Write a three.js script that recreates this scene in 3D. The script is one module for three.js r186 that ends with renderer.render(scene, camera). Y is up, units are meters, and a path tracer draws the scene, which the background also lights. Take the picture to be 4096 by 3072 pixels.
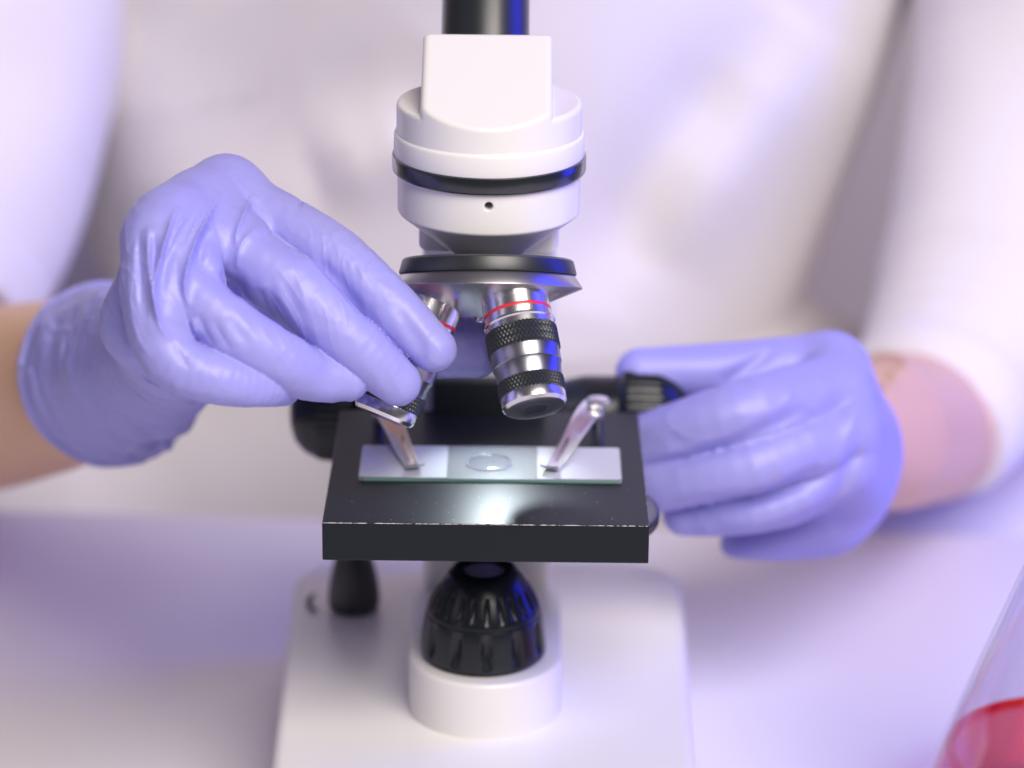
import * as THREE from 'three';
import { mergeGeometries, mergeVertices, toCreasedNormals } from 'three/addons/utils/BufferGeometryUtils.js';
import { RoundedBoxGeometry } from 'three/addons/geometries/RoundedBoxGeometry.js';
import { RectAreaLightUniformsLib } from 'three/addons/lights/RectAreaLightUniformsLib.js';
import { ImprovedNoise } from 'three/addons/math/ImprovedNoise.js';

// ---------------------------------------------------------------- camera, light, exposure
const scene = new THREE.Scene();
const renderer = new THREE.WebGLRenderer({ antialias: true });
renderer.toneMapping = THREE.LinearToneMapping;
renderer.toneMappingExposure = 1.0;
renderer.shadowMap.enabled = true;

const camera = new THREE.PerspectiveCamera(14.47, 4 / 3, 0.05, 20);
camera.position.set(0.0071, 0.439, 0.821);
camera.rotation.order = 'YXZ';
camera.rotation.set(THREE.MathUtils.degToRad(-20.0), 0, THREE.MathUtils.degToRad(0.6));
camera.focus = 0.834;
camera.userData.fStop = 5.6;
camera.updateMatrixWorld(true);
camera.updateProjectionMatrix();

scene.background = new THREE.Color().setRGB(0.085, 0.075, 0.10);
RectAreaLightUniformsLib.init();
function softbox(name, x, y, z, w, h, color, intensity, tx = 0, ty = 0.14, tz = -0.05) {
  const l = new THREE.RectAreaLight(new THREE.Color().setRGB(...color), intensity, w, h);
  l.name = name; l.position.set(x, y, z); l.lookAt(tx, ty, tz); scene.add(l);
  return l;
}
softbox('key_softbox', 0.52, 1.36, 1.08, 1.1, 0.9, [1.0, 0.925, 0.865], 12.4);
softbox('blue_panel', 0.62, 0.37, -0.17, 0.24, 0.66, [0.02, 0.025, 1.0], 7.5, 0, 0.2, 0);
softbox('left_fill', -1.5, 0.9, 0.9, 0.9, 0.9, [0.85, 0.74, 1.0], 0.9);

// ---------------------------------------------------------------- helpers
const MM = 0.001;
const rad = THREE.MathUtils.degToRad;
const V = (x, y, z) => new THREE.Vector3(x, y, z);
const noise = new ImprovedNoise();
const FOC = 1536 / Math.tan(rad(14.47 / 2));
function rayOf(u, v) {                                   // photograph pixel (4096 x 3072) -> direction
  return V((u - 2048) / FOC, -(v - 1536) / FOC, -1).transformDirection(camera.matrixWorld);
}
const EYE = camera.position.clone().multiplyScalar(1000);
function at(u, v, z) {                                   // the point of that direction at depth plane z (mm)
  const d = rayOf(u, v);
  return EYE.clone().addScaledVector(d, (z - EYE.z) / d.z);
}
let seedState = 7;
function rnd() { seedState = (seedState * 1664525 + 1013904223) % 4294967296; return seedState / 4294967296; }

const taken = {};
function numbered(name) { taken[name] = (taken[name] ?? -1) + 1; return taken[name] ? `${name}_${String(taken[name]).padStart(3, '0')}` : name; }
function thing(name, label, category, group) {
  const o = new THREE.Group(); o.name = numbered(name); o.userData = { label, category };
  if (group) o.userData.group = group;
  scene.add(o); return o;
}
function part(name, geo, mat, parent, label) {           // geometry in millimetres
  geo.scale(MM, MM, MM);
  const m = new THREE.Mesh(geo, mat); m.name = name; m.castShadow = m.receiveShadow = true;
  if (label) m.userData.label = label;
  parent.add(m); return m;
}
function sub(name, parent, label) { const g = new THREE.Group(); g.name = name; if (label) g.userData.label = label; parent.add(g); return g; }
const rgb = (r, g, b) => new THREE.Color().setRGB(r, g, b);
const std = (c, roughness, metalness = 0, more = {}) => new THREE.MeshPhysicalMaterial({ color: rgb(...c), roughness, metalness, ...more });

function lathe(points, seg = 96) { return new THREE.LatheGeometry(points.map(([r, y]) => new THREE.Vector2(r, y)), seg); }
function crisp(geo, deg = 35) { return toCreasedNormals(geo, rad(deg)); }
function grid(nu, nv, fn, closeU = false) {              // parametric sheet
  const p = [], uv = [], idx = [];
  for (let j = 0; j <= nv; j++) for (let i = 0; i <= nu; i++) { const q = fn(i / nu, j / nv); p.push(q[0], q[1], q[2]); uv.push(i / nu, j / nv); }
  for (let j = 0; j < nv; j++) for (let i = 0; i < nu; i++) { const a = j * (nu + 1) + i, b = a + 1, c = a + nu + 1, d = c + 1; idx.push(a, b, d, a, d, c); }
  const g = new THREE.BufferGeometry();
  g.setAttribute('position', new THREE.Float32BufferAttribute(p, 3)); g.setAttribute('uv', new THREE.Float32BufferAttribute(uv, 2)); g.setIndex(idx); g.computeVertexNormals();
  if (closeU) {                                          // one normal across the seam
    const n = g.attributes.normal;
    for (let j = 0; j <= nv; j++) { const a = j * (nu + 1), b = a + nu; const s = V(n.getX(a) + n.getX(b), n.getY(a) + n.getY(b), n.getZ(a) + n.getZ(b)).normalize(); n.setXYZ(a, s.x, s.y, s.z); n.setXYZ(b, s.x, s.y, s.z); }
  }
  return g;
}

// ---- signed distance meshes (naive surface nets)
function surfaceNets(lo, hi, cell, f, margin = 3) {
  const n = [0, 1, 2].map((k) => Math.ceil((hi[k] - lo[k]) / cell) + 2), [nx, ny, nz] = n;
  const field = new Float32Array(nx * ny * nz).fill(1e3), B = 8, half = B * cell * 0.5, reach = half * 1.75 + margin;
  for (let bz = 0; bz < nz; bz += B) for (let by = 0; by < ny; by += B) for (let bx = 0; bx < nx; bx += B) {
    const c = f(lo[0] + bx * cell + half, lo[1] + by * cell + half, lo[2] + bz * cell + half);
    const skip = Math.abs(c) > reach;
    for (let z = bz; z < Math.min(bz + B, nz); z++) for (let y = by; y < Math.min(by + B, ny); y++) for (let x = bx; x < Math.min(bx + B, nx); x++)
      field[x + nx * (y + ny * z)] = skip ? c : f(lo[0] + x * cell, lo[1] + y * cell, lo[2] + z * cell);
  }
  const vid = new Int32Array(nx * ny * nz).fill(-1), pos = [];
  const off = [0, 1, nx, nx + 1, nx * ny, nx * ny + 1, nx * ny + nx, nx * ny + nx + 1];
  const edges = [[0, 1], [2, 3], [4, 5], [6, 7], [0, 2], [1, 3], [4, 6], [5, 7], [0, 4], [1, 5], [2, 6], [3, 7]];
  for (let z = 0; z < nz - 1; z++) for (let y = 0; y < ny - 1; y++) for (let x = 0; x < nx - 1; x++) {
    const b = x + nx * (y + ny * z); let m = 0;
    for (let k = 0; k < 8; k++) if (field[b + off[k]] < 0) m |= 1 << k;
    if (m === 0 || m === 255) continue;
    let sx = 0, sy = 0, sz = 0, c = 0;
    for (const [p, q] of edges) {
      const a = field[b + off[p]], d = field[b + off[q]];
      if ((a < 0) === (d < 0)) continue;
      const t = a / (a - d);
      sx += (p & 1) + t * ((q & 1) - (p & 1)); sy += ((p >> 1) & 1) + t * (((q >> 1) & 1) - ((p >> 1) & 1)); sz += (p >> 2) + t * ((q >> 2) - (p >> 2)); c++;
    }
    vid[b] = pos.length / 3;
    pos.push(lo[0] + (x + sx / c) * cell, lo[1] + (y + sy / c) * cell, lo[2] + (z + sz / c) * cell);
  }
  const idx = [];
  const quad = (a, b, c, d, flip) => { if (a < 0 || b < 0 || c < 0 || d < 0) return; if (flip) idx.push(a, c, b, a, d, c); else idx.push(a, b, c, a, c, d); };
  for (let z = 1; z < nz - 1; z++) for (let y = 1; y < ny - 1; y++) for (let x = 1; x < nx - 1; x++) {
    const b = x + nx * (y + ny * z), s = field[b] < 0;
    if (s !== field[b + 1] < 0) quad(vid[b - nx - nx * ny], vid[b - nx * ny], vid[b], vid[b - nx], !s);
    if (s !== field[b + nx] < 0) quad(vid[b - 1 - nx * ny], vid[b - 1], vid[b], vid[b - nx * ny], !s);
    if (s !== field[b + nx * ny] < 0) quad(vid[b - 1 - nx], vid[b - nx], vid[b], vid[b - 1], !s);
  }
  const g = new THREE.BufferGeometry(), nrm = new Float32Array(pos.length), e = cell * 0.6;
  for (let i = 0; i < pos.length; i += 3) {
    const x = pos[i], y = pos[i + 1], z = pos[i + 2];
    const a = f(x + e, y, z) - f(x - e, y, z), b = f(x, y + e, z) - f(x, y - e, z), c = f(x, y, z + e) - f(x, y, z - e), l = Math.hypot(a, b, c) || 1;
    nrm[i] = a / l; nrm[i + 1] = b / l; nrm[i + 2] = c / l;
  }
  g.setAttribute('position', new THREE.Float32BufferAttribute(pos, 3));
  g.setAttribute('normal', new THREE.BufferAttribute(nrm, 3)); g.setIndex(idx);
  return g;
}
const smin = (a, b, k) => { const h = Math.max(k - Math.abs(a - b), 0) / k; return Math.min(a, b) - h * h * k * 0.25; };
const smax = (a, b, k) => -smin(-a, -b, k);
function cone(a, b, ra, rb) {                            // tapered capsule
  const dx = b.x - a.x, dy = b.y - a.y, dz = b.z - a.z, L = dx * dx + dy * dy + dz * dz || 1e-9;
  const ax = a.x, ay = a.y, az = a.z;
  return (x, y, z) => {
    const px = x - ax, py = y - ay, pz = z - az; let t = (px * dx + py * dy + pz * dz) / L; t = t < 0 ? 0 : t > 1 ? 1 : t;
    const qx = px - dx * t, qy = py - dy * t, qz = pz - dz * t;
    return Math.sqrt(qx * qx + qy * qy + qz * qz) - (ra + (rb - ra) * t);
  };
}
function chain(joints, n = 6) {                          // [[Vector3, r], ...] -> one limb of smoothly varying girth
  const curve = new THREE.CatmullRomCurve3(joints.map((j) => j[0]), false, 'centripetal'), N = (joints.length - 1) * n, ps = [];
  for (let i = 0; i <= N; i++) { const t = i / N, f = t * (joints.length - 1), k = Math.min(joints.length - 2, Math.floor(f)), w = f - k; ps.push([curve.getPoint(t), joints[k][1] * (1 - w) + joints[k + 1][1] * w]); }
  const c = ps.slice(1).map((p, i) => cone(ps[i][0], p[0], ps[i][1], p[1]));
  const box = new THREE.Box3().setFromPoints(ps.map((p) => p[0])), mid = box.getCenter(V(0, 0, 0)), far = box.getSize(V(0, 0, 0)).length() / 2 + Math.max(...ps.map((p) => p[1]));
  return (x, y, z) => {
    const q = Math.hypot(x - mid.x, y - mid.y, z - mid.z) - far; if (q > 12) return q;
    let d = 1e9; for (let i = 0; i < c.length; i++) { const e = c[i](x, y, z); if (e < d) d = e; } return d;
  };
}
function sheet(a, b, c, r) {                             // a stretched triangular web of thickness 2 r
  const ba = b.clone().sub(a), cb = c.clone().sub(b), ac = a.clone().sub(c), n = ba.clone().cross(ac), nn = n.lengthSq();
  const e = [[a, ba, ba.clone().cross(n)], [b, cb, cb.clone().cross(n)], [c, ac, ac.clone().cross(n)]], p = V(0, 0, 0), q = V(0, 0, 0);
  return (x, y, z) => {
    let inside = 0, best = 1e9;
    for (const [o, d, m] of e) {
      p.set(x - o.x, y - o.y, z - o.z); inside += Math.sign(m.dot(p));
      const t = Math.max(0, Math.min(1, p.dot(d) / d.lengthSq())); q.copy(d).multiplyScalar(t).sub(p); best = Math.min(best, q.lengthSq());
    }
    if (inside >= 2) { p.set(x - a.x, y - a.y, z - a.z); best = n.dot(p) ** 2 / nn; }
    return Math.sqrt(best) - r;
  };
}
function boundsOf(joints, pad) {
  const lo = [1e9, 1e9, 1e9], hi = [-1e9, -1e9, -1e9];
  for (const [p, r] of joints) [p.x, p.y, p.z].forEach((v, k) => { lo[k] = Math.min(lo[k], v - r - pad); hi[k] = Math.max(hi[k], v + r + pad); });
  return [lo, hi];
}
function hit(f, u, v, z0 = 90) {                          // where the ray of a pixel meets the surface f = 0
  const d = rayOf(u, v), p = EYE.clone().addScaledVector(d, (z0 - EYE.z) / d.z);
  for (let i = 0; i < 200; i++) { const s = f(p.x, p.y, p.z); if (s < 0.05) return p; p.addScaledVector(d, Math.max(s * 0.7, 0.05)); if (p.z < -400) return null; }
  return p;
}
function folds(base, list) {                             // ridges (h > 0) and creases (h < 0) of given width along lines on the surface
  const made = [];
  for (const { pts, w, h } of list) {
    const curve = new THREE.CatmullRomCurve3(pts.map(([u, v]) => hit(base, u, v)).filter(Boolean));
    if (curve.points.length < 2) continue;
    const n = Math.max(4, pts.length * 5), ps = curve.getPoints(n), bs = new THREE.Box3().setFromPoints(ps).expandByScalar(w * 2.6 + 3), dir = ps[n >> 1].clone().sub(EYE).normalize();
    made.push({ ps, bs, w, h: h * (w > 1.4 ? 0.72 : 1.05), n, dir, deep: 3 + w * 1.5, soft: w > 1.4 });
  }
  return (x, y, z) => {
    let s = 0;
    for (const { ps, bs, w, h, n, dir, deep, soft } of made) {
      if (x < bs.min.x || y < bs.min.y || z < bs.min.z || x > bs.max.x || y > bs.max.y || z > bs.max.z) continue;
      let best = 1e9, bt = 0;
      for (let i = 0; i < n; i++) {
        const a = ps[i], b = ps[i + 1], dx = b.x - a.x, dy = b.y - a.y, dz = b.z - a.z;
        let t = ((x - a.x) * dx + (y - a.y) * dy + (z - a.z) * dz) / (dx * dx + dy * dy + dz * dz + 1e-9); t = t < 0 ? 0 : t > 1 ? 1 : t;
        const ex = x - a.x - dx * t, ey = y - a.y - dy * t, ez = z - a.z - dz * t, along = ex * dir.x + ey * dir.y + ez * dir.z, past = Math.max(0, Math.abs(along) - deep), d = ex * ex + ey * ey + ez * ez - along * along + past * past * 4;
        if (d < best) { best = d; bt = (i + t) / n; }
      }
      s += h * (soft ? Math.exp(-best / (w * w)) : Math.exp(-Math.pow(best / (w * w), 0.55))) * Math.min(1, Math.sin(Math.PI * Math.min(1, Math.max(0, bt))) * 1.15);
    }
    return s;
  };
}

// fine slack wrinkles of thin rubber: sharp crests running along u, packed along v, in patches
function wrinkle(x, y, z, ux, uy, fu, fv, seed) {
  const u = x * ux + y * uy, v = x * uy - y * ux, wob = 2.2 * noise.noise(x * 0.06, y * 0.06, z * 0.06 + seed);
  const r = 1 - Math.abs(noise.noise(u * fu + seed, v * fv + wob * 0.4, z * fv * 0.5)) * 2.4, patch = Math.max(0, noise.noise(x * 0.035 + seed * 3, y * 0.035, z * 0.035) * 1.6 + 0.25);
  return (r > 0 ? r * r : 0) * Math.min(1, patch);
}

// ---------------------------------------------------------------- materials
const M = {
  white: std([0.80, 0.79, 0.785], 0.32, 0, { clearcoat: 0.25, clearcoatRoughness: 0.25 }),
  black: std([0.010, 0.014, 0.017], 0.26, 0, { clearcoat: 0.9, clearcoatRoughness: 0.18 }),
  blackSatin: std([0.011, 0.015, 0.018], 0.42, 0, { clearcoat: 0.5, clearcoatRoughness: 0.34 }),
  blackMatte: std([0.014, 0.018, 0.022], 0.6),
  knob: std([0.009, 0.013, 0.016], 0.27, 0, { specularIntensity: 0.9 }),
  chrome: std([0.80, 0.79, 0.80], 0.22, 1),
  darkMetal: std([0.34, 0.34, 0.38], 0.3, 1),
  chromeSatin: std([0.62, 0.61, 0.63], 0.30, 1),
  red: std([0.65, 0.03, 0.04], 0.35),
  lens: std([0.04, 0.05, 0.06], 0.05, 0, { clearcoat: 1 }),
  frostLens: std([0.36, 0.34, 0.40], 0.35),
  stage: std([0.012, 0.015, 0.019], 0.36, 0, { specularIntensity: 0.4 }),
  chip: std([0.55, 0.54, 0.52], 0.5, 0.4),
  table: std([0.74, 0.72, 0.76], 0.32),
  glove: std([0.335, 0.33, 0.755], 0.44, 0, { sheen: 0.15, sheenRoughness: 0.5, sheenColor: rgb(0.7, 0.7, 1) }),
  skin: std([0.74, 0.46, 0.31], 0.5),
  coat: std([0.80, 0.78, 0.80], 0.9, 0, { sheen: 0.2, sheenRoughness: 0.8 }),
  pane: new THREE.MeshPhysicalMaterial({ color: rgb(0.93, 0.97, 0.96), roughness: 0.2, transmission: 0.82, thickness: 0, ior: 1.5 }),
  paneEdge: std([0.18, 0.34, 0.31], 0.12, 0, { clearcoat: 1 }),
  frosted: std([0.56, 0.58, 0.61], 0.5),
  glass: new THREE.MeshPhysicalMaterial({ color: rgb(0.94, 0.95, 0.98), roughness: 0.02, transmission: 1, thickness: 0, ior: 1.6 }),
  meniscus: new THREE.MeshPhysicalMaterial({ color: rgb(1, 0.42, 0.32), roughness: 0.1, transmission: 1, thickness: 0, ior: 1.33 }),
  liquid: new THREE.MeshPhysicalMaterial({ color: rgb(1, 0.36, 0.42), roughness: 0.03, transmission: 1, thickness: 0, ior: 1.33 }),
};

// ---------------------------------------------------------------- table
{
  const g = new RoundedBoxGeometry(1600, 28, 1000, 4, 4).rotateY(rad(-2.2)).translate(0, -14, 266);
  const t = part('table', g, M.table, scene);
  t.userData = { kind: 'structure', label: 'white laboratory table top under the microscope' };
}

{
  const w = part('wall', new THREE.BoxGeometry(4200, 2600, 60).translate(0, 300, -1330), std([0.78, 0.70, 0.78], 0.8), scene);
  w.userData = { kind: 'structure', label: 'plain pale wall behind the person' };
}

// ---------------------------------------------------------------- microscope  (table at y = 0, stage top at y = S)
const S = 115;
const scope = thing('microscope', 'white compound microscope with black square stage and chrome objectives on the table', 'microscope');
{
  // base
  const sh = new THREE.Shape();
  const bw = 60.5, fw = 57.5, zb = 108, zf = 78, r = 20;   // shape y = -z
  sh.moveTo(-bw + 0, zb - r); sh.quadraticCurveTo(-bw, zb, -bw + r, zb); sh.lineTo(bw - r, zb); sh.quadraticCurveTo(bw, zb, bw, zb - r);
  sh.lineTo(fw, -zf + r); sh.quadraticCurveTo(fw, -zf, fw - r, -zf); sh.lineTo(-fw + r, -zf); sh.quadraticCurveTo(-fw, -zf, -fw, -zf + r); sh.closePath();
  const bg = new THREE.ExtrudeGeometry(sh, { depth: 28, bevelEnabled: true, bevelSize: 3.6, bevelThickness: 3.6, bevelSegments: 6, curveSegments: 24 });
  bg.rotateX(-Math.PI / 2).translate(0, 6.4 - 0.6, 0);       // 2.2 .. 38
  part('base', crisp(bg, 30), M.white, scope);
  for (const [x, z] of [[-44, -84], [44, -84], [-42, 58], [42, 58]]) part('foot', lathe([[0, 0], [7, 0], [7.5, 0.6], [7.5, 2.6], [0, 2.6]], 24).translate(x, 0, z), M.blackMatte, scope);
  // lamp housing: D-shaped block running back to the column
  const st = new THREE.Shape(); const hr = 21.6;
  st.moveTo(-hr, 46); st.lineTo(-hr, 0); st.absarc(0, 0, hr, Math.PI, 2 * Math.PI, false); st.lineTo(hr, 46); st.closePath();
  const hg = new THREE.ExtrudeGeometry(st, { depth: 16, bevelEnabled: true, bevelSize: 1.3, bevelThickness: 1.3, bevelSegments: 5, curveSegments: 48 }).rotateX(-Math.PI / 2).translate(0, 37.5, 0);
  part('lamp_housing', crisp(hg, 30), M.white, scope);
  // fluted lamp cap
  const prof = new THREE.CatmullRomCurve3([[18.5, 0], [18.6, 1.5], [18.3, 5.5], [17.5, 11], [16.2, 15.5], [14.6, 19], [12.9, 22], [11.4, 24.2], [10.2, 25.4], [9, 26], [7.4, 26.2], [6.2, 25.8]].map(([r0, y]) => V(r0, y, 0)));
  const pp = prof.getPoints(110);
  const lobe = (x) => Math.max(0, 1 - x * x) ** 1.2;
  const cap = grid(480, 110, (u, v) => {
    const p = pp[Math.round(v * 110)], th = u * Math.PI * 2; let rr = p.x;
    const a12 = ((th / (Math.PI * 2) * 12 + 0.37) % 1) - 0.5, a24 = ((th / (Math.PI * 2) * 24 + 0.2) % 1) - 0.5;
    rr -= 1.5 * lobe(a12 / 0.21) * lobe((p.y - 6.6) / 5.9);
    rr -= 0.9 * lobe(a24 / 0.24) * lobe((p.y - 18.2) / 3.9);
    if (Math.abs(p.y - 13.0) < 0.3) rr -= 0.22;
    return [Math.sin(th) * rr, 56.2 + p.y, Math.cos(th) * rr];
  }, true);
  const capPart = part('lamp_cap', cap.translate(-0.6, 0, 0), M.knob, scope);
  part('condenser_lens', lathe([[6.4, 81.2], [5, 81.6], [2.5, 81.9], [0.01, 82.0]], 48).translate(-0.6, 0, 0), M.frostLens, capPart);
  // dimmer knob and its scale mark
  const kn = grid(96, 30, (u, v) => {
    const th = u * Math.PI * 2, y = v * 22, t = v; let rr = 8.5 * (1 - 0.5 * t ** 2.0) * (v < 0.08 ? 0.93 + v * 0.875 : 1); if (v > 0.97) rr *= 0.6; if (v === 1) rr = 0.01;
    rr -= 0.25 * Math.max(0, Math.cos(th * 18)) * lobe((t - 0.35) / 0.35); return [-43 + Math.sin(th) * rr, 38.2 + y, -70 + Math.cos(th) * rr];
  }, true);
  part('dimmer_knob', kn, M.blackSatin, scope);
  part('dial_mark', new THREE.RingGeometry(10.6, 12.2, 24, 1, rad(150), rad(75)).rotateX(-Math.PI / 2).translate(-46.5, 38.35, -73), M.blackMatte, scope);
  // arm: side profile in (z, y), extruded across x
  const ar = new THREE.Shape();
  const prf = [[-50, 36], [-50, 150], [-47, 166], [-38, 174], [-22, 178], [-8, 180], [-8, 194], [-60, 196], [-84, 186], [-96, 160], [-98, 36]];
  prf.forEach(([z, y], i) => (i ? ar.lineTo(z, y) : ar.moveTo(z, y))); ar.closePath();
  const ag = new THREE.ExtrudeGeometry(ar, { depth: 34, bevelEnabled: true, bevelSize: 2, bevelThickness: 3, bevelSegments: 5 }).translate(0, 0, -17).rotateY(-Math.PI / 2);
  part('arm', crisp(ag, 40), M.white, scope);
  // black slide rail in front of the arm that carries the stage
  part('focus_rail', new RoundedBoxGeometry(34, 50, 6, 3, 1).translate(0, 100, -46.8), M.blackSatin, scope);
  part('stage_bracket', new RoundedBoxGeometry(30, 9, 30, 3, 1.5).translate(0, 98.5, -36), M.blackSatin, scope);
  // focus knobs on the cross shaft
  for (const s of [-1, 1]) {
    const g = grid(160, 40, (u, v) => {
      const th = u * Math.PI * 2, path = [[0.01, 62.5], [5, 62.2], [9.5, 60.6], [12.8, 57.6], [14.8, 53.5], [15.4, 48], [15.4, 42], [13, 41], [12.4, 40], [12.4, 30], [11, 24], [9, 19.5]];
      const f = v * (path.length - 1), i = Math.min(path.length - 2, Math.floor(f)), t = f - i; let rr = path[i][0] * (1 - t) + path[i + 1][0] * t; const x = path[i][1] * (1 - t) + path[i + 1][1] * t;
      if (x > 43 && x < 53) rr += 0.28 * Math.cos(th * 40);
      return [s * x, 105.5 + Math.cos(th) * rr, -68 + s * Math.sin(th) * rr];
    }, true);
    part('focus_knob', g, M.knob, scope);
  }
  // stage plate
  const stage = part('stage', new RoundedBoxGeometry(91, 11.4, 90, 4, 0.45).translate(0.2, S - 5.7, 0), M.stage, scope);
  const chips = [];
  for (let i = 0; i < 260; i++) {
    const side = rnd() < 0.85, L = 0.15 + 1.1 * rnd() ** 3, g = new THREE.OctahedronGeometry(1, 0);
    g.scale(side ? L : 0.14, 0.09 + 0.1 * rnd(), side ? 0.1 : L * 0.5);
    if (side) g.translate(-44.9 + 90.2 * rnd(), S - 0.13, 44.87); else g.translate((rnd() < 0.3 ? -1 : 1) * 45.37 + 0.2, S - 0.13, -44 + 88 * rnd());
    chips.push(g);
  }
  for (let i = 0; i < 70; i++) { const g = new THREE.OctahedronGeometry(0.06 + 0.13 * rnd() ** 2, 0); g.scale(1 + rnd(), 0.35, 1); g.translate(-43 + 86 * rnd(), S + 0.02, 14 + 30 * rnd()); chips.push(g); }
  const chipPart = part('paint_chips', mergeGeometries(chips), M.chip, stage); chipPart.userData.kind = 'stuff';
  // diaphragm wheel under the stage
  const wheel = grid(720, 8, (u, v) => {
    const th = u * Math.PI * 2, pr = [[0.01, -12.0], [24, -12.0], [25.6, -12.3], [25.9, -12.8], [25.9, -13.4], [25.9, -14.8], [25.6, -15.4], [24, -15.8], [0.01, -15.8]], q = pr[Math.round(v * 8)];
    const rr = q[0] > 25 ? q[0] + 0.28 * Math.cos(th * 110) : q[0]; return [24.5 + Math.cos(th) * rr, S + q[1], 3 + Math.sin(th) * rr];
  });
  part('diaphragm_wheel', crisp(wheel, 50), M.black, scope);
}
// stage clips
function clipPart(s) {
  const c = sub('stage_clip', scope);
  const p0 = V(s * 33, S + 7.2, -34), p1 = V(s < 0 ? -20.4 : 18.0, S + 1.35, 9.6), axis = V(p1.x - p0.x, 0, p1.z - p0.z), L = axis.length(); axis.normalize(); const side = V(axis.z, 0, -axis.x).multiplyScalar(-1);
  const yAt = (t) => t < 0.16 ? 7.2 : t < 0.92 ? 7.2 - 5.75 * THREE.MathUtils.smoothstep(t, 0.1, 0.95) : 1.45 + 1.9 * ((t - 0.92) / 0.08) ** 1.6;
  const half = (t) => t < 0.92 ? 3.9 - 1.75 * Math.max(0, (t - 0.15) / 0.77) : 2.15 + 0.6 * ((t - 0.92) / 0.08);
  const surf = (dy) => (u, v) => { const t = v, w = u * 2 - 1, q = p0.clone().addScaledVector(axis, t * L).addScaledVector(side, w * half(t)); const groove = 0.5 * Math.exp(-((w / 0.45) ** 4)) * THREE.MathUtils.smoothstep(t, 0.45, 0.6) * (1 - THREE.MathUtils.smoothstep(t, 0.82, 0.9)); return [q.x, S + yAt(t) + dy + 0.25 * w ** 6 - groove, q.z]; };
  const a = grid(24, 90, surf(0.25)), b = grid(24, 90, surf(-0.25));
  const rim = grid(1, 90, (u, v) => { const A = surf(0.25)(0, v), Bq = surf(-0.25)(0, v); return u ? A : Bq; }), rim2 = grid(1, 90, (u, v) => { const A = surf(0.25)(1, v), Bq = surf(-0.25)(1, v); return u ? Bq : A; });
  const e1 = grid(24, 1, (u, v) => surf(v ? 0.25 : -0.25)(u, 1));
  part('spring_strip', mergeGeometries([a, b, rim, rim2, e1]), M.chrome, c);
  const scr = grid(144, 8, (u, v) => {
    const th = u * Math.PI * 2, q = [[0.01, 9.9], [2.4, 9.9], [3.1, 9.6], [3.25, 9.2], [3.25, 8.3], [3.1, 7.7], [1.8, 7.5], [1.8, 0], [0.01, 0]][Math.round(v * 8)]; const rr = q[0] > 3.05 ? q[0] + 0.16 * Math.cos(th * 24) : q[0];
    return [p0.x + Math.sin(th) * rr, S + q[1], p0.z + 3.4 + Math.cos(th) * rr];
  });
  part('thumb_screw', crisp(scr, 40), M.chrome, c);
}
clipPart(-1); clipPart(1);

// head: drum, collar ring, prism housing, eyepiece tube
{
  const up = lathe([[0, 94.3], [26.7, 94.3], [26.85, 94.8], [26.7, 100.0], [26.45, 100.5], [26.1, 100.7], [25.9, 101.2], [0, 101.2]].map(([r, h]) => [r, S + h]), 160);
  part('head_drum', crisp(up, 25), M.white, scope);
  part('collar_ring', crisp(lathe([[25, 89.6], [26.8, 89.6], [27.25, 90.0], [27.35, 90.6], [27.35, 93.6], [27.2, 94.2], [26.7, 94.5], [25, 94.5]].map(([r, h]) => [r, S + h]), 160), 40), M.black, scope);
  // lower drum with a set-screw hole, as a distance field so that the hole is real
  const hole = V(0.2, S + 86.2, 26);
  const lowF = (x, y, z) => {
    const h = y - S, r0 = Math.hypot(x, z);
    let d = smax(r0 - 25.8, (r0 - 23.5) * 0.785 - (h - 74.8) * 0.62, 0.5); d = smax(d, (r0 - 25.75) * 0.62 - (h - 77.8) * 0.785, 0.4);
    d = Math.max(d, h - 89.8, 60 - h);
    return z > 0 ? smax(d, 1.15 - Math.hypot(x - hole.x, y - hole.y), 0.35) : d;
  };
  part('lower_drum', surfaceNets([-27.5, S + 58, -27.5], [27.5, S + 92, 27.5], 0.45, lowF, 1), M.white, scope);
  // prism housing
  const f = (x, y, z) => {
    const h = y - S, rr = Math.hypot(x, z);
    const n1 = Math.hypot(1, 0.52), front = ((h - 108) - 0.52 * (26 - z)) / n1;
    const back = ((h - 126.5) + (-9.5 - z)) / Math.SQRT2;
    let d = smax(Math.abs(x + 0.7) - 18.15, front, 2.2);
    d = smax(d, z > 0 ? rr - 26.02 : -1, 1.0); d = smax(d, back, 1.6); d = Math.max(d, 104 - h, -z - 60);
    const drum = Math.max(smax(rr - 26.02, h - 109.4, 1.6), 100.8 - h);
    return Math.min(d, smax(drum, Math.min(front, 18.15 - Math.abs(x + 0.7)), 1.2));
  };
  part('prism_housing', surfaceNets([-28, S + 99.6, -40], [28, S + 129, 28], 0.5, f, 1), M.white, scope);
  const tube = lathe([[12.5, 0], [12.6, 0.5], [12.6, 60], [13.8, 60.5], [13.8, 75], [11, 76], [0.01, 76]], 96).rotateX(-rad(42)).translate(-1.6, S + 113, -21);
  part('eyepiece_tube', crisp(tube, 30), std([0.012, 0.016, 0.019], 0.36, 0, { clearcoat: 0.7, clearcoatRoughness: 0.3 }), scope);
}

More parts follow.
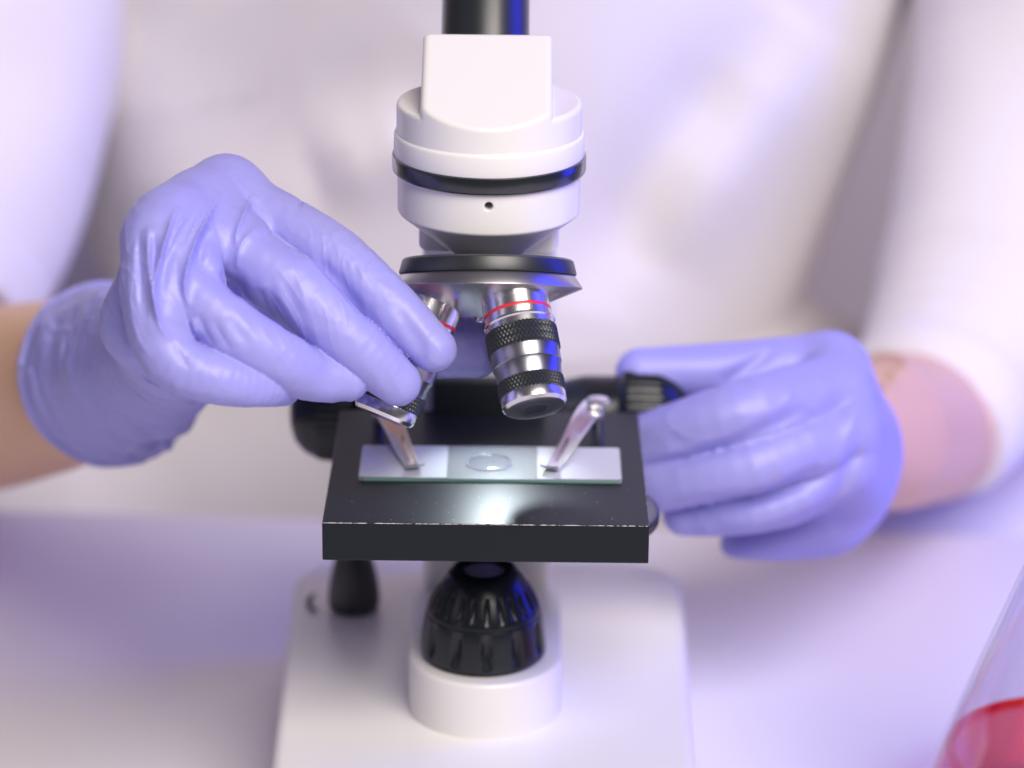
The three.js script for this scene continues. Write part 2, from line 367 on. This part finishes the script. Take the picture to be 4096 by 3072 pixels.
// nosepiece and objectives
const tilt = rad(21), coneA = rad(22);
const npAxis = V(0, -Math.cos(tilt), Math.sin(tilt)), npFwd = V(0, Math.sin(tilt), Math.cos(tilt)), npC = V(0, S + 65.2, 14);
{
  const q = new THREE.Quaternion().setFromUnitVectors(V(0, -1, 0), npAxis);
  const np = sub('nosepiece', scope); np.position.copy(npC).multiplyScalar(MM); np.quaternion.copy(q);
  part('grip_ring', crisp(lathe([[0.01, 2.2], [22.6, 2.2], [23.4, 2.0], [24.0, 1.5], [24.9, -1.9], [24.8, -2.3], [20, -2.4]], 160), 30), M.blackSatin, np);
  part('turret', crisp(lathe([[0.01, -2.2], [24.2, -2.3], [24.5, -2.6], [26.5, -5.7], [26.6, -6.0], [26.3, -6.2], [7, -14.2], [6.2, -14.3], [0.01, -14.3]], 160), 20), M.chromeSatin, np);
  part('centre_screw', crisp(lathe([[3.6, -14.2], [3.6, -15.4], [3.0, -15.8], [0.01, -15.8]], 40), 30), M.chrome, np);
}
function knurl(R, y0, y1, n, depth = 0.22) {
  return crisp(grid(n * 4, 34, (u, v) => {
    const th = u * Math.PI * 2, y = y0 + (y1 - y0) * v, rows = (y1 - y0) / 1.05;
    const a = Math.abs(((u * n + v * rows * 0.5) % 1) - 0.5) * 2, b = Math.abs((((u * n - v * rows * 0.5) % 1) + 1) % 1 - 0.5) * 2;
    const edge = v === 0 || v === 1 ? -0.3 : 0, rr = R + depth * (Math.min(a, b) * 2 - 0.5) + edge; return [Math.sin(th) * rr, -y, Math.cos(th) * rr];
  }), 20);
}
function objective(phi, scaleLen, label) {
  const dir = npAxis.clone().multiplyScalar(Math.cos(coneA)).addScaledVector(npFwd, Math.sin(coneA) * Math.cos(phi)).addScaledVector(V(1, 0, 0), Math.sin(coneA) * Math.sin(phi)).normalize();
  const R0 = 15.6, base = npC.clone().addScaledVector(npAxis, 9.6).addScaledVector(npFwd, R0 * Math.cos(phi)).addScaledVector(V(1, 0, 0), R0 * Math.sin(phi));
  const o = sub('objective', scope, label); o.position.copy(base).multiplyScalar(MM); o.quaternion.setFromUnitVectors(V(0, -1, 0), dir);
  const k = scaleLen, Y = (pts) => pts.map(([r, y]) => [r, -y * k]);
  part('barrel', crisp(lathe(Y([[9.3, -2.5], [9.35, 4.9], [9.25, 5.0], [9.25, 6.0], [9.4, 6.1], [9.4, 7.9], [9.9, 8.3], [9.95, 8.8], [9.5, 9.2], [9.6, 11]]), 128), 30), M.chrome, o);
  part('colour_ring', lathe(Y([[9.2, 5.0], [9.42, 5.05], [9.42, 5.85], [9.2, 5.9]]), 128), M.red, o);
  part('knurled_grip', knurl(9.75, 10.8 * k, 17.9 * k, 54), M.blackSatin, o);
  part('lower_barrel', crisp(lathe(Y([[9.7, 17.7], [9.55, 18.0], [9.55, 22.0], [9.2, 22.6], [8.9, 27.0]]), 128), 30), M.darkMetal, o);
  part('lower_grip', knurl(9.0, 26.8 * k, 31.6 * k, 52), M.blackSatin, o);
  part('nose', crisp(lathe(Y([[8.9, 31.5], [9.0, 31.8], [8.9, 34.4], [8.2, 35.4], [5.0, 35.8], [3.2, 35.6]]), 128), 30), M.chrome, o);
  part('front_lens', lathe(Y([[3.3, 35.5], [0.01, 35.3]]), 48), M.lens, o);
  return { base, dir };
}
const objR = objective(rad(29), 0.92, 'objective lens with red ring leaning out beside the gloved fingers');
const objL = objective(rad(-85), 1, 'objective lens held between gloved fingertips');
objective(rad(150), 0.9);

// slide
{
  const sl = thing('microscope_slide', 'clear glass slide with two frosted white ends clipped on the black stage', 'slide');
  const yaw = rad(-0.15), place = (g) => g.rotateY(yaw).translate(1.1, S + 0.05, 0.6);
  const sh = new THREE.Shape(), w = 38, h = 13, r = 1.4;
  sh.moveTo(-w + r, -h); sh.lineTo(w - r, -h); sh.quadraticCurveTo(w, -h, w, -h + r); sh.lineTo(w, h - r); sh.quadraticCurveTo(w, h, w - r, h); sh.lineTo(-w + r, h); sh.quadraticCurveTo(-w, h, -w, h - r); sh.lineTo(-w, -h + r); sh.quadraticCurveTo(-w, -h, -w + r, -h);
  part('glass_plate', place(crisp(new THREE.ExtrudeGeometry(sh, { depth: 1.0, bevelEnabled: false }).rotateX(-Math.PI / 2), 30)), M.pane, sl);
  part('glass_edge', place(new THREE.BoxGeometry(73, 0.9, 0.12).translate(0, 0.5, 13.07)), M.paneEdge, sl);
  for (const s of [-1, 1]) {
    const a = s < 0 ? -37.6 : 13.6, b = s < 0 ? -12.6 : 37.6, q = new THREE.Shape(), rr = 1.3, zz = 12.5;
    q.moveTo(a + (s < 0 ? rr : 0), -zz); q.lineTo(b - (s > 0 ? rr : 0), -zz); if (s > 0) q.quadraticCurveTo(b, -zz, b, -zz + rr); q.lineTo(b, zz - (s > 0 ? rr : 0)); if (s > 0) q.quadraticCurveTo(b, zz, b - rr, zz); q.lineTo(a + (s < 0 ? rr : 0), zz); if (s < 0) q.quadraticCurveTo(a, zz, a, zz - rr); q.lineTo(a, -zz + (s < 0 ? rr : 0)); if (s < 0) q.quadraticCurveTo(a, -zz, a + rr, -zz);
    part('frosted_end', place(new THREE.ExtrudeGeometry(q, { depth: 0.06, bevelEnabled: false }).rotateX(-Math.PI / 2).translate(0, 1.02, 0)), M.frosted, sl);
  }
  const dr = thing('water_drop', 'clear round drop of liquid in the middle of the glass slide', 'drop');
  part('drop_rim', new THREE.TorusGeometry(6.5, 0.22, 10, 96).rotateX(Math.PI / 2).scale(1, 0.8, 1).translate(0.8, S + 1.25, 1.4), std([0.55, 0.56, 0.62], 0.15, 0, { clearcoat: 1 }), dr);
  part('drop_surface', lathe([[6.7, 0], [6.62, 0.35], [6.3, 0.62], [5.6, 0.76], [3, 0.86], [0.01, 0.9]], 64).translate(0.8, S + 1.1, 1.4), new THREE.MeshPhysicalMaterial({ color: rgb(0.90, 0.91, 0.94), roughness: 0.12, transmission: 1, thickness: 0, ior: 1.33 }), dr);
}

// reflected-light lamp on the arm, shining down and forward on the stage
{
  part('lamp_head', crisp(lathe([[0.01, 0], [4.6, 0], [5, 0.6], [5, 9], [0.01, 9]], 40), 30).rotateX(rad(-38)).translate(3, S + 47, -44), M.blackSatin, scope);
  const bulb = part('lamp_lens', lathe([[3.8, -0.1], [2, -0.7], [0.01, -0.9]], 32).rotateX(rad(-38)).translate(3, S + 47, -44), new THREE.MeshStandardMaterial({ color: 0xffffff, emissive: rgb(0.85, 0.95, 1), emissiveIntensity: 2 }), scope);
  const spot = new THREE.SpotLight(rgb(0.82, 0.94, 1), 0.024, 0, rad(27), 1, 2);
  spot.name = 'stage_lamp'; spot.castShadow = true; spot.shadow.radius = 0.18; spot.position.set(0.003, (S + 45.4) * MM, -42.8 * MM); spot.target.position.set(0.002, S * MM, 0.021); scene.add(spot, spot.target);
}

// ---------------------------------------------------------------- person: skin, coat, gloves
const person = thing('person', 'person in a white lab coat and blue gloves turning the microscope nosepiece', 'person');

// gloved hand on the nosepiece
let gloveL, gloveR;
{
  const J = (u, v, z, r) => [at(u, v, z), r];
  const index = [J(905, 772, 8, 8.2), J(1100, 895, 17, 9.4), J(1325, 1030, 27, 9.1), J(1590, 1260, 38, 7.7), J(1735, 1398, 42, 6.2)];
  const middle = [J(790, 848, 22, 8.2), J(935, 990, 32, 9.9), J(1150, 1135, 41, 9.5), J(1420, 1384, 47, 7.9), J(1592, 1532, 47, 6.3)];
  const ring = [J(700, 908, 35, 8.2), J(745, 1080, 47, 9.4), J(885, 1290, 57, 8.8), J(1122, 1440, 57, 7.8), J(1262, 1505, 52, 6.9), J(1392, 1520, 49, 5.8)];
  const pinky = [J(637, 965, 44, 8.0), J(618, 1150, 53, 9.3), J(690, 1425, 63, 8.4), J(885, 1518, 65, 6.9), J(1060, 1550, 60, 5.2), J(1135, 1562, 52, 4.2)];
  const thumb = [J(880, 1250, -30, 13), J(1250, 1300, -14, 11), J(1620, 1370, -4, 10), J(1895, 1392, 0, 8.8)];
  const meta = [
    [J(905, 772, 6, 8), J(760, 1280, -14, 15)], [J(790, 848, 20, 8.2), J(700, 1320, 0, 15)], [J(700, 908, 34, 8.2), J(660, 1340, 12, 14)], [J(637, 965, 40, 8), J(592, 1290, 34, 11)],
    [J(900, 805, 12, 8), J(945, 985, 26, 8)], [J(592, 1290, 34, 11), J(690, 1425, 26, 10.5)], [J(690, 1425, 26, 10.5), J(720, 1380, 0, 15)],
  ];
  const cuff = [J(720, 1390, -10, 17), J(590, 1440, -42, 22), J(440, 1495, -82, 28.5)];
  const F = [index, middle, ring, pinky, thumb].map((c) => chain(c)), PM = meta.map(([a, b]) => cone(a[0], b[0], a[1], b[1]));
  const cuffF = chain(cuff);
  for (const c of [[index[0], middle[0]], [middle[0], ring[0]], [ring[0], pinky[0]]]) PM.push(cone(c[0][0], c[1][0], c[0][1] - 0.3, c[1][1] - 0.3));
  const W = (u, v, z) => at(u, v, z);
  const webs = [
    [W(905, 790, 14), W(790, 865, 28), W(1045, 895, 20)], [W(790, 865, 28), W(1045, 895, 20), W(955, 1010, 38)],
    [W(790, 865, 28), W(705, 925, 41), W(880, 950, 36)], [W(705, 925, 41), W(880, 950, 36), W(748, 1120, 54)],
    [W(705, 925, 41), W(640, 985, 50), W(745, 1085, 53)], [W(640, 985, 50), W(745, 1085, 53), W(640, 1300, 64)],
  ].map((t) => sheet(...t, 3.0));
  const rimC = cuff[2][0], rimN = cuff[2][0].clone().sub(cuff[1][0]).normalize();
  const base = (x, y, z) => {
    let p = PM[0](x, y, z); for (let i = 1; i < PM.length; i++) p = smin(p, PM[i](x, y, z), 9);
    let d = 1e9; for (let i = 0; i < 5; i++) d = Math.min(d, smin(F[i](x, y, z), p, i === 4 ? 10 : 5));
    if (d < 25) for (const w of webs) d = smin(d, w(x, y, z), 4.5);
    let c = cuffF(x, y, z);
    const over = (x - rimC.x) * rimN.x + (y - rimC.y) * rimN.y + (z - rimC.z) * rimN.z;
    c = smax(c, over, 2); c = Math.max(c, -Math.max(cuffF(x, y, z) + 3.4, -over - 12));
    const qx = x - rimC.x - over * rimN.x, qy = y - rimC.y - over * rimN.y, qz = z - rimC.z - over * rimN.z;
    const bead = Math.hypot(Math.hypot(qx, qy, qz) - 28.2, over + 1) - 1.5;
    return Math.min(smin(d, c, 8), bead);
  };
  const fd = folds(base, [
    { pts: [[879, 767], [850, 830], [820, 890], [790, 950], [765, 1020], [745, 1090], [737, 1140], [742, 1185], [760, 1230]], w: 0.8, h: 2.8 },
    { pts: [[845, 890], [812, 960], [790, 1030], [785, 1085]], w: 1.6, h: -1.9 },
    { pts: [[712, 826], [690, 870], [675, 920], [655, 985], [640, 1040], [622, 1110], [616, 1160], [620, 1230], [632, 1290]], w: 0.75, h: 2.8 },
    { pts: [[700, 930], [672, 1010], [655, 1080], [645, 1140], [650, 1210]], w: 1.5, h: -1.8 },
    { pts: [[790, 790], [745, 865], [705, 925], [680, 990], [665, 1050]], w: 0.6, h: 0.9 },
    { pts: [[840, 780], [800, 860], [765, 930], [740, 1000]], w: 0.7, h: 0.8 },
    { pts: [[594, 900], [592, 980], [596, 1060], [605, 1150], [622, 1230], [644, 1310], [690, 1360]], w: 0.85, h: 2.6 },
    { pts: [[620, 930], [618, 1000], [612, 1070], [610, 1130]], w: 1.1, h: -1.5 },
    { pts: [[560, 910], [556, 1010], [560, 1110], [566, 1220]], w: 1.2, h: -0.9 },
    { pts: [[545, 930], [538, 1010], [540, 1100], [548, 1200], [566, 1310]], w: 1.0, h: 0.8 },
    { pts: [[530, 1040], [520, 1140], [525, 1250], [555, 1360], [610, 1440]], w: 1.2, h: 0.9 },
    { pts: [[1010, 775], [990, 820], [965, 880], [945, 940], [945, 1000]], w: 0.8, h: 1.5 },
    { pts: [[1030, 900], [1000, 935], [968, 970], [950, 1030], [948, 1080]], w: 1.1, h: 0.9 },
    { pts: [[1255, 1020], [1310, 1075], [1370, 1140], [1445, 1230], [1500, 1300]], w: 1.9, h: -1.2 },
    { pts: [[800, 985], [800, 1050], [840, 1100], [910, 1135], [1000, 1205], [1100, 1280]], w: 2.6, h: -2.6 },
    { pts: [[640, 1215], [655, 1290], [710, 1325], [790, 1360], [880, 1410]], w: 2.2, h: -1.3 },
    { pts: [[1030, 925], [1080, 955], [1150, 995], [1230, 1050]], w: 2.2, h: -2.0 },
    { pts: [[1560, 1200], [1600, 1255], [1645, 1325], [1690, 1400], [1700, 1450]], w: 2.0, h: -0.9 },
    { pts: [[1122, 1090], [1145, 1150], [1163, 1194], [1195, 1262], [1250, 1330]], w: 1.9, h: -0.7 },
    { pts: [[1072, 1143], [1100, 1215], [1136, 1275], [1200, 1345]], w: 1.5, h: -1.3 },
    { pts: [[1040, 1150], [1060, 1210], [1100, 1270]], w: 1.3, h: -0.8 },
    { pts: [[790, 1250], [820, 1320], [868, 1395]], w: 1.4, h: -0.9 },
    { pts: [[850, 1270], [885, 1340], [935, 1410]], w: 1.4, h: -0.7 },
    { pts: [[770, 1270], [775, 1310], [790, 1360]], w: 0.9, h: 0.9 },
    { pts: [[915, 1265], [955, 1330], [1010, 1390]], w: 1.5, h: -0.6 },
    { pts: [[690, 1350], [720, 1420], [760, 1480]], w: 1.2, h: -0.6 },
    { pts: [[530, 1470], [590, 1530], [660, 1560], [740, 1570]], w: 1.1, h: 1.0 },
    { pts: [[500, 1490], [570, 1560], [660, 1595], [760, 1600]], w: 1.1, h: -1.0 },
    { pts: [[490, 1520], [560, 1590], [650, 1630], [740, 1635]], w: 1.3, h: 1.2 },
    { pts: [[1185, 806], [1200, 812], [1215, 818]], w: 0.9, h: -0.8 },
  ]);
  const cuffA = cuff[0][0], cuffB = cuff[2][0];
  gloveL = (x, y, z) => {
    const b = base(x, y, z); if (b > 6 || b < -6) return b;
    const t = Math.max(0, Math.min(1, ((x - cuffA.x) * (cuffB.x - cuffA.x) + (y - cuffA.y) * (cuffB.y - cuffA.y) + (z - cuffA.z) * (cuffB.z - cuffA.z)) / cuffA.distanceToSquared(cuffB)));
    const slack = t * (1 - t ** 10);
    return b - fd(x, y, z) - 0.3 * wrinkle(x, y, z, 0.5, -0.86, 0.012, 0.15, 1.7) - 0.2 * wrinkle(x, y, z, 0.35, -0.93, 0.015, 0.32, 5.1) - 0.12 * noise.noise(x * 0.3, y * 0.3, z * 0.3) - 3.4 * slack * noise.noise(x * 0.11 + y * 0.05, y * 0.025, z * 0.06) - 3.2 * slack * wrinkle(x, y, z, 0.4, -0.92, 0.010, 0.085, 3.3) - 2.0 * slack * wrinkle(x, y, z, 0.15, -0.99, 0.014, 0.17, 6.4);
  };
  const [lo, hi] = boundsOf([...index, ...middle, ...ring, ...pinky, ...thumb, ...cuff], 4);
  part('glove', surfaceNets(lo, hi, 0.55, gloveL), M.glove, person, 'blue nitrile glove with fingers gripping an objective');
}
// gloved hand at the focus knob
{
  const J = (u, v, z, r) => [at(u, v, z), r];
  const index = [J(3300, 1470, -84, 11), J(2940, 1480, -76, 9), J(2560, 1488, -72, 7.6)];
  const middle = [J(3330, 1570, -66, 12), J(2950, 1665, -44, 10.6), J(2620, 1760, -50, 9), J(2470, 1790, -60, 8)];
  const ring = [J(3370, 1720, -58, 11.5), J(3010, 1865, -40, 10), J(2650, 1935, -46, 8.6), J(2500, 1950, -58, 7.5)];
  const pinky = [J(3370, 1860, -56, 10.5), J(3080, 2030, -44, 8.2), J(2740, 2055, -52, 7)];
  const thumb = [J(3330, 1960, -92, 13), J(3000, 1800, -110, 11), J(2700, 1650, -100, 9)];
  const meta = [[J(3330, 1480, -80, 12), J(3380, 1760, -92, 15)], [J(3350, 1590, -68, 12), J(3380, 1800, -88, 15)], [J(3380, 1740, -62, 12), J(3380, 1850, -88, 15)], [J(3370, 1880, -64, 12), J(3380, 1960, -86, 15)], [J(3310, 2080, -80, 12), J(2980, 2175, -82, 8)]];
  const cuff = [J(3330, 1790, -82, 20), J(3335, 1765, -104, 23)];
  const F = [index, middle, ring, pinky, thumb].map((c) => chain(c)), PM = meta.map(([a, b]) => cone(a[0], b[0], a[1], b[1])), cf = chain(cuff);
  gloveR = (x, y, z) => {
    let p = PM[0](x, y, z); for (let i = 1; i < PM.length; i++) p = smin(p, PM[i](x, y, z), 7);
    let d = 1e9; for (let i = 0; i < 5; i++) d = Math.min(d, smin(F[i](x, y, z), p, 4));
    d = smin(d, cf(x, y, z), 6); if (d > 8 || d < -8) return d;
    return d - 0.4 * wrinkle(x, y, z, 0.95, 0.3, 0.006, 0.10, 2.2) - 0.25 * wrinkle(x, y, z, 0.3, -0.95, 0.008, 0.13, 8.3);
  };
  const bareR = gloveR, fdR = folds(bareR, [
    { pts: [[2560, 1880], [2730, 1835], [2900, 1780], [3060, 1715], [3215, 1655], [3225, 1720]], w: 2.4, h: -2.6 },
    { pts: [[2650, 2030], [2860, 2010], [3080, 1980], [3200, 1920], [3290, 1850]], w: 2.4, h: -2.6 },
    { pts: [[2830, 2120], [3000, 2140], [3180, 2090], [3330, 2000], [3400, 1850], [3430, 1720]], w: 2.2, h: -2.4 },
    { pts: [[2830, 1560], [2940, 1500], [3040, 1440], [3110, 1385]], w: 2.2, h: -2.2 },
    { pts: [[3330, 1560], [3340, 1650], [3320, 1760]], w: 2.4, h: -1.2 },
    { pts: [[3420, 1560], [3410, 1700], [3360, 1850], [3290, 1990]], w: 2.2, h: 1.4 },
    { pts: [[2600, 1800], [2800, 1745], [3000, 1690]], w: 2.0, h: -0.9 },
  ]);
  gloveR = (x, y, z) => bareR(x, y, z) - fdR(x, y, z);
  const [lo, hi] = boundsOf([...index, ...middle, ...ring, ...pinky, ...thumb, ...cuff], 5);
  part('glove', surfaceNets(lo, hi, 1.4, gloveR), M.glove, person, 'blue nitrile glove closed round the focus knob');
}
// body: trunk and arms in one surface
const TZ = -405;
{
  const A = (u, v, z) => at(u, v, z);
  const armL = [[A(720, 1390, -10), 13], [A(590, 1440, -42), 18], [A(440, 1497, -82), 24], [A(180, 1550, -125), 29], [A(-150, 1600, -170), 33], [A(-520, 1500, -240), 37], [A(-560, 200, -330), 44], [A(-350, -2200, -400), 55]];
  const armR = [[A(3420, 1780, -95), 18], [A(3500, 1748, -130), 25], [A(3640, 1720, -200), 27.5], [A(3900, 1560, -300), 34], [A(4250, 1100, -370), 40], [A(4250, 100, -390), 44], [A(3950, -2200, -410), 55]];
  const L = chain(armL), R = chain(armR);
  const neck = cone(V(0, 330, -370), V(0, 395, -255), 62, 55);
  const body = (x, y, z) => {
    const e = (Math.hypot((x + 10) / 138, (z - TZ) / 100) - 1) * 100, t = smax(e, Math.abs(y - 60) - 330, 60);
    const head = (Math.hypot(x / 76, (y - 395) / 112, (z + 225) / 96) - 1) * 76;
    return smin(smin(smin(t, L(x, y, z), 30), R(x, y, z), 30), smin(neck(x, y, z), head, 25), 20);
  };
  const [lo, hi] = boundsOf([...armL, ...armR], 10); lo[1] = -290; lo[2] = -530; hi[1] = Math.max(hi[1], 530); hi[2] = Math.max(hi[2], -110);
  part('body', surfaceNets(lo, hi, 4, body), M.skin, person);
}
// lab coat: trunk with folds, and two sleeves
{
  const coat = sub('lab_coat', person);
  const bare = (x, y, z) => {
    const fold = 2.5 * noise.noise(x * 0.012 + 3, y * 0.006, 2.3) + 2 * noise.noise((x + y * 0.6) * 0.02, (y - x * 0.6) * 0.004, 7.7), a = (x < -6 ? 164 : 143) + 0.30 * (y - 60) + 0.035 * Math.max(0, 45 - y) ** 2;
    const e = (Math.hypot((x + 6) / a, (z - TZ) / 122) - 1) * 122 + fold + 0.45 * Math.max(0, 45 - y) * Math.max(0, 1 - Math.abs(x + 20) / 150); return smax(smax(e, y - 412, 40), -110 - y, 10);
  };
  const crease = folds(bare, [
    { pts: [[3120, 60], [2900, 330], [2650, 640], [2440, 980], [2330, 1250]], w: 18, h: -14 },
    { pts: [[3230, 60], [3050, 360], [2820, 700], [2620, 1050]], w: 21, h: 11 },
    { pts: [[900, 50], [1050, 350], [1100, 520], [1500, 380], [1700, 150]], w: 26, h: -9 },
    { pts: [[560, 100], [600, 600], [560, 1000]], w: 20, h: 7 },
    { pts: [[1250, 700], [1500, 620], [1750, 520]], w: 17, h: 13 },
  ]);
  const trunk = (x, y, z) => bare(x, y, z) - crease(x, y, z);
  part('coat_body', surfaceNets([-420, -130, -570], [420, 430, -250], 5, trunk, 18), M.coat, coat);
  const tubeOf = (js, open) => { const f = chain(js), c = js[0][0], n = js[0][0].clone().sub(js[1][0]).normalize();
    return (x, y, z) => { const fold = 2.5 * noise.noise(x * 0.025, y * 0.02, z * 0.02 + 4), d = f(x, y, z) + fold, o = (x - c.x) * n.x + (y - c.y) * n.y + (z - c.z) * n.z; const lip = 2.4 * THREE.MathUtils.smoothstep(o, -17, -14), s = smax(d - lip, o - open, 3); return Math.max(s, -Math.max(d + 9, -o - 45)); }; };
  const sl = [[at(-520, 1130, -250), 60], [at(-260, 500, -300), 66], [at(-160, -600, -340), 70], [at(-150, -2300, -390), 80]];
  const sr = [[at(3705, 1690, -222), 31.5], [at(4040, 1150, -288), 52], [at(4280, 100, -350), 62], [at(4100, -2300, -400), 80]];
  for (const js of [sl, sr]) { const [lo, hi] = boundsOf(js, 8); part('sleeve', surfaceNets(lo, hi, 4, tubeOf(js, 4), 6), M.coat, coat); }
}

// ---------------------------------------------------------------- flask
{
  const fl = thing('conical_flask', 'clear conical glass flask holding red liquid on the table', 'flask');
  const fx = 173, fz = 28;
  const R = (h) => h < 9 ? 50 - 7 * (1 - h / 9) ** 2 : h < 112 ? 50 - (h - 9) * 0.36 : h < 124 ? 12.9 + 3.0 * (1 - (h - 112) / 12) ** 2 : 12.9;
  const out = []; for (let h = 0; h <= 150; h += h < 12 ? 1.5 : 3) out.push([h < 0.1 ? 43 : Math.max(13, R(h)), h + 0.2]);
  const prof = [[0.01, 0.2], ...out, [15.5, 151], [15.5, 154], [12, 154], [11.4, 150]];
  for (let h = 147; h >= 3; h -= 3) prof.push([Math.max(11.4, R(h) - 1.6), h + 0.2]);
  prof.push([40, 2], [0.01, 2]);
  part('glass_wall', crisp(lathe(prof, 128), 30).translate(fx, 0, fz), M.glass, fl);
  const lq = [[0.01, 2.1], [40, 2.2]]; for (let h = 3; h <= 35; h += 2) lq.push([R(h) - 1.75, h + 0.2]); lq.push([R(37) - 1.8, 37.4], [R(37) - 3.2, 36.4], [0.01, 36.2]);
  part('meniscus', new THREE.TorusGeometry(R(37) - 3.2, 1.4, 12, 128).rotateX(Math.PI / 2).translate(fx, 37.0, fz), M.meniscus, fl);
  part('red_liquid', crisp(lathe(lq, 128), 30).translate(fx, 0, fz), M.liquid, fl);
}
renderer.render(scene, camera);
